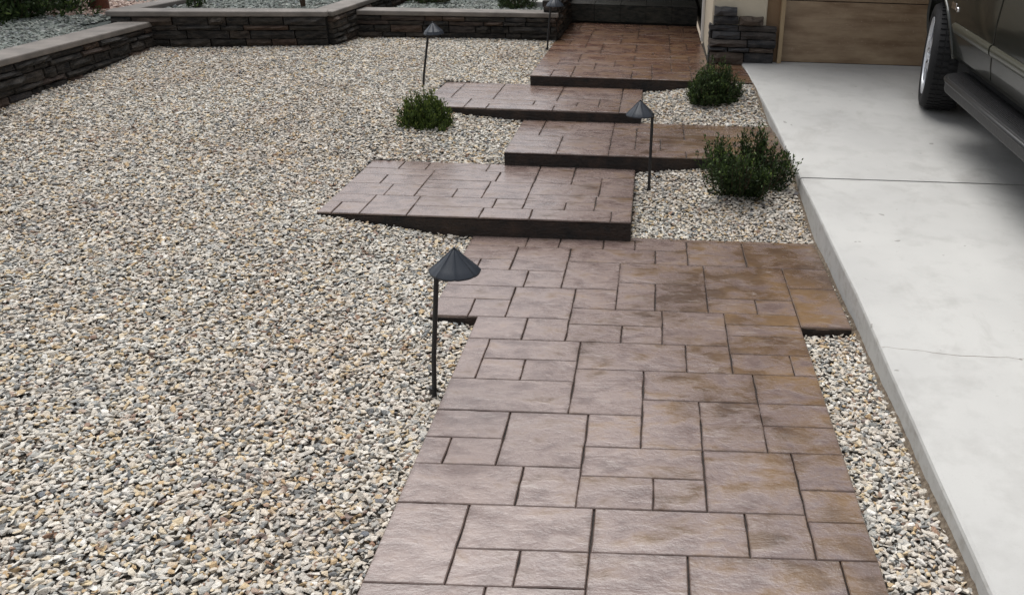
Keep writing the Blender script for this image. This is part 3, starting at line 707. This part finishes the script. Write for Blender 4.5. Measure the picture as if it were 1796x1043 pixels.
# ------------------------------------------------------------------ path lights
def path_light(label, base, topvec, hat_off, h, r=.083, tilt=(0, 0)):
    root = empty('path_light', base); tag(root, label, 'path light', 'cone hat path lights along the steps')
    tv = Vector(topvec)
    MB().tube([(0, 0, -.12), tuple(tv * .3), tuple(tv * .7), tuple(tv)], .0085, 10).build('post', M['lamp_post'], root, smooth=True)
    c = tv + Vector(hat_off)
    # faceted hat with raised ribs
    seg = 48; prof = [(.004, .073), (.010, .068), (.022, .056), (.042, .036), (.064, .015), (r - .002, .0), (r, -.003), (r, -.008), (r - .004, -.0085), (.060, .008), (.03, .040), (.004, .063)]
    V = []; k = len(prof)
    for (q, z) in prof:
        for j in range(seg):
            a = 2 * math.pi * j / seg; rib = 1.0 + (.030 if j % 6 == 0 and q > .01 else 0)
            V.append((q * rib * math.cos(a), q * rib * math.sin(a), z + (.003 if j % 6 == 0 else 0)))
    Fc = [(i * seg + j, i * seg + (j + 1) % seg, (i + 1) * seg + (j + 1) % seg, (i + 1) * seg + j) for i in range(k - 1) for j in range(seg)]
    mb = MB(); mb.add(V, Fc); hat = mb.build('shade', M['lamp'], root, loc=tuple(c), rot=(tilt[0], tilt[1], .2), smooth=True, angle=18)
    MB().lathe([(.0001, .082), (.004, .080), (.005, .075), (.0035, .071)], 12).build('finial', M['lamp'], hat, smooth=True)
    MB().tube([(0, 0, .06), (0, 0, -.004)], .013, 12).build('socket', M['glass_bulb'], hat, smooth=True)
    MB().tube([(c.x * 1.0 + (tv.x - c.x) * 1.0, tv.y, tv.z - .004), (c.x, c.y, c.z + .040)], .006, 8).build('arm', M['lamp_post'], root, smooth=True)
    MB().tube([tuple(tv * .945), tuple(tv * .99)], .0115, 12).build('collar', M['lamp_post'], root, smooth=True)
    MB().tube([tuple(tv * .03), tuple(tv * .075)], .0125, 12).build('collar', M['lamp_post'], root, smooth=True)
    return root
path_light('nearest black cone hat path light, at the left edge of the lower path', (-.748, 2.604, -.03), (.051, 0, .50), (.060, .0, -.004), .5, tilt=(0, .03))
path_light('black path light rising behind the round yellow green bush on the left', (-1.752, 6.515, .20), (.085, 0, .46), (.040, 0, -.006), .46, r=.072, tilt=(0, -.05))
path_light('black path light in the right gravel bed in front of the middle steps', (-.005, 4.79, .035), (.008, 0, .475), (-.070, .01, -.01), .47, r=.080)
path_light('farthest black path light, by the low wall at the left edge of the landing', (-.965, 7.89, .33), (.045, 0, .40), (.035, 0, -.006), .4, r=.075)

# ------------------------------------------------------------------ shrubs
def shrub(name, label, cat, loc, kind, mat, seed, W, H, n_sprig, leaves, leaf_len, leaf_w, upright=.5, group=None, core=True):
    rr = np.random.RandomState(seed); V = []; Fc = []; T = []; SV = MB()
    root = empty(name, loc); tag(root, label, cat, group)
    def leaf(p, d, l, w, tone):
        s = np.cross(d, rr.normal(size=3)); s /= (np.linalg.norm(s) + 1e-9); k = len(V)
        nn = np.cross(s, d)
        V.extend([p, p + d * l * .5 + s * w * .5 + nn * w * .12, p + d * l, p + d * l * .5 - s * w * .5 + nn * w * .12]); Fc.append((k, k + 1, k + 2, k + 3)); T.extend([tone] * 4)
    for i in range(n_sprig):
        az = rr.uniform(0, 2 * math.pi)
        if kind == 'ball':
            el = math.asin(rr.uniform(-.12, 1) ** 1 if True else 0); dr = np.array([math.cos(az) * math.cos(el), math.sin(az) * math.cos(el), math.sin(el)])
            lump = 1 + .16 * math.sin(az * 3 + seed) + .10 * math.sin(az * 7 + el * 5)
            end = dr * np.array([W / 2, W / 2, H]) * rr.uniform(.78, 1.06) * lump
            end[2] = max(end[2] * .92 + H * .10, .012)
            start = np.array([dr[0] * W * .06, dr[1] * W * .06, 0.0])
        else:
            a0 = rr.choice(17); rs = np.random.RandomState(seed * 50 + a0); base_az = a0 * 2.4 + rs.normal(0, .3); spread = (1.08, .95, .55, .80, .35, 1.0, .65)[a0 % 7]; hh = rs.uniform(.48, .92) + (.30 if spread < .7 else 0) * rs.rand() + (.12 if a0 == 4 else 0)
            az = base_az + rr.normal(0, .07 + .07 / (spread + .1)); q = spread * rr.uniform(.55, 1.03)
            end = np.array([math.cos(az) * W / 2 * q, math.sin(az) * W / 2 * q * .8, H * hh * rr.uniform(.70, 1.04)]) 
            start = np.array([rr.normal(0, .015), rr.normal(0, .015), 0.0]); dr = end / np.linalg.norm(end)
        bend = np.array([end[0] * .25, end[1] * .25, -.08 * H if kind == 'ball' else -.12 * H])
        pts = [start + (end - start) * s + bend * math.sin(s * math.pi) for s in np.linspace(0, 1, 5)]
        if i % 3 == 0: SV.tube([tuple(p) for p in pts], [.004, .0035, .003, .0022, .0012], 5)
        for j in range(leaves):
            s = rr.uniform(.30 if kind == 'ball' else .12, 1.0) ** .8; f = s * 4; a = min(int(f), 3); p = pts[a] + (pts[a + 1] - pts[a]) * (f - a)
            tang = pts[a + 1] - pts[a]; tang = tang / np.linalg.norm(tang)
            dd = tang * upright + rr.normal(0, .42, 3) + np.array([0, 0, .15]); dd /= np.linalg.norm(dd)
            tone = np.clip(rr.beta(2, 4) * .75 + (.30 if (s > .85 and rr.rand() < .65) else 0), 0, 1)
            leaf(p + rr.normal(0, .007, 3), dd, leaf_len * rr.uniform(.6, 1.25), leaf_w * rr.uniform(.7, 1.2), tone)
    me = mesh('foliage', [tuple(v) for v in V], Fc, mat)
    at = me.attributes.new('tone', 'FLOAT', 'POINT'); at.data.foreach_set('value', np.array(T, np.float32))
    put('foliage', me, root); SV.build('stem', M['twig'], root)
    return root
SG = 'small shrubs planted beside the steps'
shrub('shrub', 'round dark green shrub with yellow green tips in the left gravel beside the upper steps', 'shrub', (-1.505, 5.66, .15), 'ball', M['leaf_a'], 3, .315, .24, 380, 30, .026, .0085, .9, SG)
shrub('shrub', 'low round dark shrub between the landing and the driveway edge', 'shrub', (.44, 6.36, .27), 'ball', M['leaf_b'], 8, .37, .26, 380, 30, .023, .009, .6, SG)
shrub('shrub', 'largest spreading shrub with upright leafy sprays beside the driveway joint', 'shrub', (.510, 4.78, .055), 'spray', M['leaf_c'], 5, .66, .37, 300, 46, .023, .010, .6, SG)
shrub('shrub', 'big dark bush in the top left corner above the long wall', 'shrub', (-5.75, 7.35, .53), 'ball', M['leaf_b'], 12, 1.7, .62, 900, 22, .05, .018, .6)
shrub('shrub', 'low dark bush behind the low wall near the farthest path light', 'shrub', (-1.40, 8.98, .58), 'ball', M['leaf_b'], 14, .36, .22, 160, 22, .025, .008, .6)
shrub('shrub', 'low dark bush behind the low wall near the corner return', 'shrub', (-2.30, 9.15, .58), 'ball', M['leaf_b'], 15, .42, .2, 160, 22, .025, .008, .6)
shrub('seedling', 'small green seedling on the slate chips near the left rear cap', 'plant', (-3.98, 7.72, .63), 'ball', M['leaf_c'], 18, .16, .12, 24, 14, .03, .010, .6)
def sapling(label, loc, seed, stems=4, H=.5):
    rr = random.Random(seed); root = empty('sapling', loc); tag(root, label, 'plant'); mb = MB(); V = []; Fc = []; T = []
    for k in range(stems):
        a = rr.uniform(0, 6.28); q = rr.uniform(.05, .16)
        pts = [(0.01 * math.cos(a), .01 * math.sin(a), -.02), (q * .4 * math.cos(a), q * .4 * math.sin(a), H * .45), (q * math.cos(a), q * math.sin(a), H)]
        mb.tube(pts, [.009, .007, .003], 7)
        for j in range(26):
            s = rr.uniform(.5, 1); p = Vector(pts[1]).lerp(Vector(pts[2]), (s - .5) * 2); dd = Vector((rr.gauss(0, 1), rr.gauss(0, 1), rr.gauss(.2, .6))).normalized(); sd = dd.orthogonal().normalized(); k0 = len(V)
            V += [tuple(p), tuple(p + dd * .025 + sd * .009), tuple(p + dd * .05), tuple(p + dd * .025 - sd * .009)]; Fc.append((k0, k0 + 1, k0 + 2, k0 + 3)); T += [rr.random() * .7] * 4
    mb.build('stem', M['twig'], root, smooth=True); me = mesh('foliage', V, Fc, M['leaf_b']); at = me.attributes.new('tone', 'FLOAT', 'POINT'); at.data.foreach_set('value', T); put('foliage', me, root)
sapling('thin stemmed young plant in the taller planter behind its cap', (-3.13, 7.95, .62), 4)
# blades of a grassy plant at the far left end of the chips
tr = empty('tree', (-4.98, 7.98, .5)); tag(tr, 'reddish brown tree trunk rising from the pinkish gravel at far left', 'tree')
MB().tube([(0, 0, -.1), (.0, 0, .05), (.02, .02, .6), (.05, 0, 1.4), (.0, .05, 2.2)], [.095, .078, .07, .06, .045], 14).build('trunk', M['bark'], tr, smooth=True)
rt = np.random.RandomState(4); V = []; Fc = []; T = []; lb = MB()
for k in range(9):
    a = rt.uniform(0, 6.28); e = np.array([math.cos(a) * .9, math.sin(a) * .9, 2.2 + rt.uniform(.4, 1.2)]); s0 = np.array([0, .05, 1.7 + .05 * k]); lb.tube([tuple(s0), tuple((s0 + e) / 2 + np.array([0, 0, .15])), tuple(e)], [.03, .018, .006], 6)
    for j in range(420):
        p = s0 + (e - s0) * rt.uniform(.35, 1.05) + rt.normal(0, .2, 3); dd = rt.normal(0, 1, 3); dd /= np.linalg.norm(dd); sd = np.cross(dd, rt.normal(0, 1, 3)); sd /= np.linalg.norm(sd); k0 = len(V)
        V += [tuple(p), tuple(p + dd * .04 + sd * .015), tuple(p + dd * .08), tuple(p + dd * .04 - sd * .015)]; Fc.append((k0, k0 + 1, k0 + 2, k0 + 3)); T += [rt.rand() * .7] * 4
lb.build('limb', M['bark'], tr, smooth=True); me = mesh('crown', V, Fc, M['leaf_b']); at = me.attributes.new('tone', 'FLOAT', 'POINT'); at.data.foreach_set('value', T); put('crown', me, tr)
o = MB().box(-1.30, -.99, 9.06, 10.6, .50, .625).build('stepping_slab', M['drive'], bevel=.01); tag(o, 'pale concrete slab behind the low wall beside the dark stone', 'slab')

# ------------------------------------------------------------------ parked SUV
TH = 0.055
car = empty('parked_car', (1.905, 6.19, zd(6.19) + .001), (TH, 0, 0)); tag(car, 'dark olive grey sport utility vehicle parked nose in at the garage door', 'car')
def arc(cy, cz, r, a0, a1, n=12): return [(cy + r * math.cos(math.radians(a0 + (a1 - a0) * i / n)), cz + r * math.sin(math.radians(a0 + (a1 - a0) * i / n))) for i in range(n + 1)]
WB = 2.72; RZ = .37
def bulge(z):   # how far the side tucks in at height z
    return float(np.interp(z, [.38, .46, .58, .75, .95, 1.15], [.060, .035, .012, .0, .012, .045]))
outl = [(-3.62, .46)] + arc(-WB, RZ, .43, 195, -15)[0:0]
a_r = arc(-WB, RZ, .43, 168, 12); a_f = arc(0, RZ, .43, 168, 12)
outl = [(-3.60, .46), (-WB - .43, .455)] + a_r + [(-WB + .43, .44), (-.43, .44)] + a_f + [(.43, .42), (.78, .42), (.86, .50), (.87, .80), (.80, .98), (.45, 1.08), (-.55, 1.14), (-3.60, 1.16), (-3.66, .9)]
bm = bmesh.new(); vs_ = [bm.verts.new((0, y, z)) for y, z in outl]; fce = bm.faces.new(vs_)
r = bmesh.ops.extrude_face_region(bm, geom=[fce]); ex = [e for e in r['geom'] if isinstance(e, bmesh.types.BMVert)]
bmesh.ops.translate(bm, verts=ex, vec=(1.88, 0, 0)); bmesh.ops.recalc_face_normals(bm, faces=bm.faces)
for zc in (.52, .60, .68, .78, .88, .98, 1.06):
    bmesh.ops.bisect_plane(bm, geom=bm.verts[:] + bm.edges[:] + bm.faces[:], plane_co=(0, 0, zc), plane_no=(0, 0, 1))
bmesh.ops.triangulate(bm, faces=[f for f in bm.faces if len(f.verts) > 4])
for v in bm.verts:
    b = bulge(v.co.z); nose = max(0, v.co.y - .05) * .20 + max(0, v.co.y - .45) * .35
    v.co.x += (b + nose) if v.co.x < .9 else -(b + nose)
for f in bm.faces: f.smooth = True
for e in bm.edges:
    if len(e.link_faces) == 2 and e.calc_face_angle(0) > math.radians(35): e.smooth = False
me = bpy.data.meshes.new('body'); bm.to_mesh(me); bm.free(); me.materials.append(M['paint'])
body = put('body', me, car)
m = body.modifiers.new('bevel', 'BEVEL'); m.width = .016; m.segments = 3; m.limit_method = 'ANGLE'; m.angle_limit = math.radians(40)
# arch lip
for cy in (0, -WB):
    for sx, nm in ((0, 'arch_lip'), (1.88, 'arch_lip')):
        pts = [(sx + (1 if sx == 0 else -1) * (.004 + bulge(z) + max(0, y - .05) * .20), y, z) for y, z in arc(cy, RZ, .437, 172, 8, 18)]
        MB().tube(pts, .014, 8).build(nm, M['paint'], car, smooth=True)
MB().box(.10, 1.78, -3.45, .30, .27, .62).build('underbody', M['under'], car)   # dark floor pan and wheel wells
mb = MB()
gh = [(-.75, 1.14), (-1.35, 1.68), (-3.35, 1.70), (-3.58, 1.16)]
V = [(.07, y, z) if z < 1.2 else (.24, y, z) for y, z in gh] + [(1.81, y, z) if z < 1.2 else (1.64, y, z) for y, z in gh]
mb.add(V, [(0, 1, 2, 3), (7, 6, 5, 4), (0, 4, 5, 1), (1, 5, 6, 2), (2, 6, 7, 3), (3, 7, 4, 0)]); mb.build('cabin', M['paint'], car, bevel=.05, segs=3)
for s in (0, 1):
    for (ya, yb, ta, tb) in ((-.98, -1.62, -1.38, -1.66), (-1.70, -2.50, -1.74, -2.52), (-2.58, -3.36, -2.60, -3.22)):
        q = lambda y, z: (.07 + (z - 1.14) / .55 * .17 - .004, y, z) if s == 0 else (1.81 - (z - 1.14) / .55 * .17 + .004, y, z)
        V = [q(ya, 1.20), q(yb, 1.20), q(tb, 1.60), q(ta, 1.60)]; V2 = [(v[0] + (.02 if s == 0 else -.02), v[1], v[2]) for v in V]
        MB().add(V + V2, [(0, 1, 2, 3), (7, 6, 5, 4), (0, 4, 5, 1), (1, 5, 6, 2), (2, 6, 7, 3), (3, 7, 4, 0)]).build('window', M['glass'], car)
V = [(.16, -.82, 1.20), (1.72, -.82, 1.20), (1.60, -1.27, 1.62), (.28, -1.27, 1.62)]; V2 = [(x, y - .03, z) for x, y, z in V]
MB().add([(x, y + .012, z + .012) for x, y, z in V] + V2, [(0, 1, 2, 3), (7, 6, 5, 4), (0, 4, 5, 1), (1, 5, 6, 2), (2, 6, 7, 3), (3, 7, 4, 0)]).build('windscreen', M['glass'], car)
def skin(name, ya, yb, z0, z1, parent, side, out=.007, mat=None, th=.02):
    zs = [z0 + (z1 - z0) * i / 9 for i in range(10)]; V = []
    for th_ in (0, 1):
        for z in zs:
            x = bulge(z) - out + th_ * th; x = x if side == 0 else 1.88 - x
            V += [(x, ya, z), (x, yb, z)]
    n = 10; Fc = [(2 * i, 2 * i + 1, 2 * i + 3, 2 * i + 2) for i in range(n - 1)] + [(2 * (n + i), 2 * (n + i) + 2, 2 * (n + i) + 3, 2 * (n + i) + 1) for i in range(n - 1)]
    Fc += [(2 * i, 2 * i + 2, 2 * (n + i) + 2, 2 * (n + i)) for i in range(n - 1)] + [(2 * i + 1, 2 * (n + i) + 1, 2 * (n + i) + 3, 2 * i + 3) for i in range(n - 1)]
    Fc += [(0, 2 * n, 2 * n + 1, 1), (2 * n - 2, 2 * n - 1, 4 * n - 1, 4 * n - 2)]
    mb = MB(); mb.add(V, Fc); return mb.build(name, mat or M['paint'], parent, smooth=True, bevel=.004)
def mould(parent, ya, yb, z0, z1, side, round_front=False):
    h = z1 - z0; zc = (z0 + z1) / 2; prof = [(0, -h / 2), (.010, -h * .46), (.017, -h * .25), (.019, 0), (.017, h * .3), (.008, h * .47), (0, h / 2)]
    ys = [ya + (yb - ya) * i / 12 for i in range(13)]; V = []; n = len(prof)
    for i, y in enumerate(ys):
        sc = 1.0
        if round_front and i == 0: sc = .35
        for (o_, dz) in prof:
            z = zc + dz * sc; x = bulge(z) - .008 - o_ * (sc if sc < 1 else 1); x = x if side == 0 else 1.88 - x
            V.append((x, y, z))
    if round_front:
        pass
    Fc = [(i * n + k, i * n + k + 1, (i + 1) * n + k + 1, (i + 1) * n + k) for i in range(12) for k in range(n - 1)] + [tuple(range(n)), tuple(12 * n + k for k in range(n))]
    return MB().add(V, Fc).build('moulding', M['mould'], parent, smooth=True)
for side in (0, 1):
    for (ya, yb) in ((-.46, -1.165), (-1.18, -2.22)):
        dr_ = skin('door', ya, yb, .465, 1.12, car, side)
        mould(dr_, ya + (.03 if ya == -.46 else -.004), yb + .004, .605, .668, side, ya == -.46)
        if side == 0 or 1:
            x = -.035 if side == 0 else 1.915
            MB().tube([(x + (.03 if side == 0 else -.03), yb + .22, .99), (x, yb + .20, .995), (x, yb + .08, .995), (x + (.03 if side == 0 else -.03), yb + .06, .99)], .010, 8).build('handle', M['chrome'], dr_, smooth=True)
    # small chrome badge low on the front wing
    xb = -.004 if side == 0 else 1.884
    bd = MB().box(xb - .004, xb + .004, -.452, -.36, .735, .775).build('badge', M['chrome'], car, bevel=.003)
    bd2 = MB().lathe([(.0001, xb - .009), (.014, xb - .008), (.017, xb), (.017, xb + .008)], 20, 'x', cen=(0, -.49, .745)).build('badge', M['chrome'], car, smooth=True)
    # running board
    x0, x1 = (-.095, .09) if side == 0 else (1.79, 1.975)
    inn = x1 if side == 0 else x0; outx = x0 if side == 0 else x1; sg = 1 if side == 0 else -1
    plan = [(inn, -.60), (outx + sg * .10, -.63), (outx + sg * .05, -.665), (outx + sg * .018, -.72), (outx, -.80), (outx, -2.18), (outx + sg * .05, -2.25), (inn, -2.27)]
    MB().prism(plan, .300, .388).build('running_board', M['board'], car, bevel=.012, segs=3)
    plan_e = plan[1:7]
    MB().tube([(x, y, .372) for x, y in plan_e], .013, 10).build('board_edge', M['board_edge'], car, smooth=True)
    mb = MB()
    for k in range(7):
        xx = inn - sg * (.055 + k * .014); mb.box(xx - .003, xx + .003, -2.0, -.78, .3875, .3915)
    mb.build('tread_rib', M['board'], car)
    for yy in (-.95, -1.85): MB().box(min(inn, .2) if side == 0 else 1.68, .2 if side == 0 else 1.80, yy - .03, yy + .03, .33, .36).build('bracket', M['black'], car)
    # mirror
    xm = -.17 if side == 0 else 2.05
    MB().box(xm - .06, xm + .06, -.98, -.86, 1.14, 1.32).build('mirror', M['black'], car, bevel=.03, segs=3)
def wheel(x, y, side, steer=0):
    w = empty('wheel', (x, y, .355)); w.parent = car
    w.rotation_euler = (0, 0, (math.pi if side else 0) + steer)
    tp = [(.262, .012), (.285, .004), (.315, .0), (.338, .008), (.350, .028), (.355, .055), (.356, .125), (.355, .195), (.350, .222), (.338, .242), (.315, .25), (.262, .24)]
    ty = MB().lathe(tp, 56, 'x').build('tyre', M['rubber'], w, smooth=True, angle=50)
    blocks = MB()
    for k in range(56):
        a = 2 * math.pi * k / 56
        for xx in (.040, .085, .130, .175):
            c, s = math.cos(a + (xx > .1) * .05), math.sin(a + (xx > .1) * .05); c2, s2 = math.cos(a + .075 + (xx > .1) * .05), math.sin(a + .075 + (xx > .1) * .05)
            V = [(xx, .353 * c, .353 * s), (xx + .037, .353 * c, .353 * s), (xx + .037, .353 * c2, .353 * s2), (xx, .353 * c2, .353 * s2)]
            V += [(p[0], p[1] / .353 * .3605, p[2] / .353 * .3605) for p in V]
            blocks.add(V, [(4, 5, 6, 7), (0, 1, 5, 4), (1, 2, 6, 5), (2, 3, 7, 6), (3, 0, 4, 7)])
    blocks.build('tread', M['rubber'], w)
    rm = MB().lathe([(.262, .014), (.258, .006), (.250, .008), (.244, .022), (.240, .06), (.225, .12), (.225, .2), (.262, .235)], 48, 'x')
    ro = rm.build('rim', M['alloy'], w, smooth=True, angle=30)
    for k in range(6):
        a = 2 * math.pi * k / 6 + .26; ca, sa = math.cos(a), math.sin(a)
        V = []
        for rr_, hw, xo in ((.045, .030, .012), (.12, .024, .008), (.20, .030, .012), (.249, .044, .016)):
            for dx in (0, .028):
                for sd in (-1, 1):
                    u_, v_ = rr_, sd * (hw - dx * .35); V.append((xo + dx, u_ * ca - v_ * sa, u_ * sa + v_ * ca))
        Fc = []
        for q in range(3):
            b0, b1 = q * 4, q * 4 + 4
            Fc += [(b0, b0 + 1, b1 + 1, b1), (b0 + 2, b1 + 2, b1 + 3, b0 + 3), (b0, b1, b1 + 2, b0 + 2), (b0 + 1, b0 + 3, b1 + 3, b1 + 1)]
        MB().add(V, Fc).build('spoke', M['alloy'], w, bevel=.004)
    MB().lathe([(.0001, .004), (.028, .004), (.034, .010), (.062, .014), (.066, .03), (.066, .06)], 32, 'x').build('hub_cap', M['alloy'], w, smooth=True, angle=25)
    for k in range(5):
        a = 2 * math.pi * k / 5; MB().lathe([(.0001, .002), (.007, .002), (.009, .008), (.009, .02)], 8, 'x', cen=(.006, .048 * math.cos(a), .048 * math.sin(a))).build('lug_nut', M['black'], w, smooth=True)
    MB().lathe([(.0001, .10), (.22, .10), (.22, .13)], 32, 'x').build('brake_disc', M['under'], w)
for (x, s) in ((.002, 0), (1.878, 1)):
    for y in (0, -WB): wheel(x, y, s, math.radians(-13) if y == 0 else 0)
for x0 in (.32, 1.26):
    MB().box(x0, x0 + .30, .80, .885, .74, .90).build('headlight', M['clear'], car, bevel=.02)
    MB().box((.06 if x0 < 1 else 1.66), (.22 if x0 < 1 else 1.82), -3.69, -3.62, .80, 1.10).build('tail_light', M['red'], car, bevel=.015)
MB().box(.45, 1.43, .845, .885, .66, .88).build('grille', M['black'], car, bevel=.01)
MB().box(.38, 1.50, .80, .93, .40, .58).build('bumper', M['paint'], car, bevel=.04, segs=3)
MB().box(.08, 1.80, -3.76, -3.60, .42, .64).build('bumper', M['paint'], car, bevel=.04, segs=3)
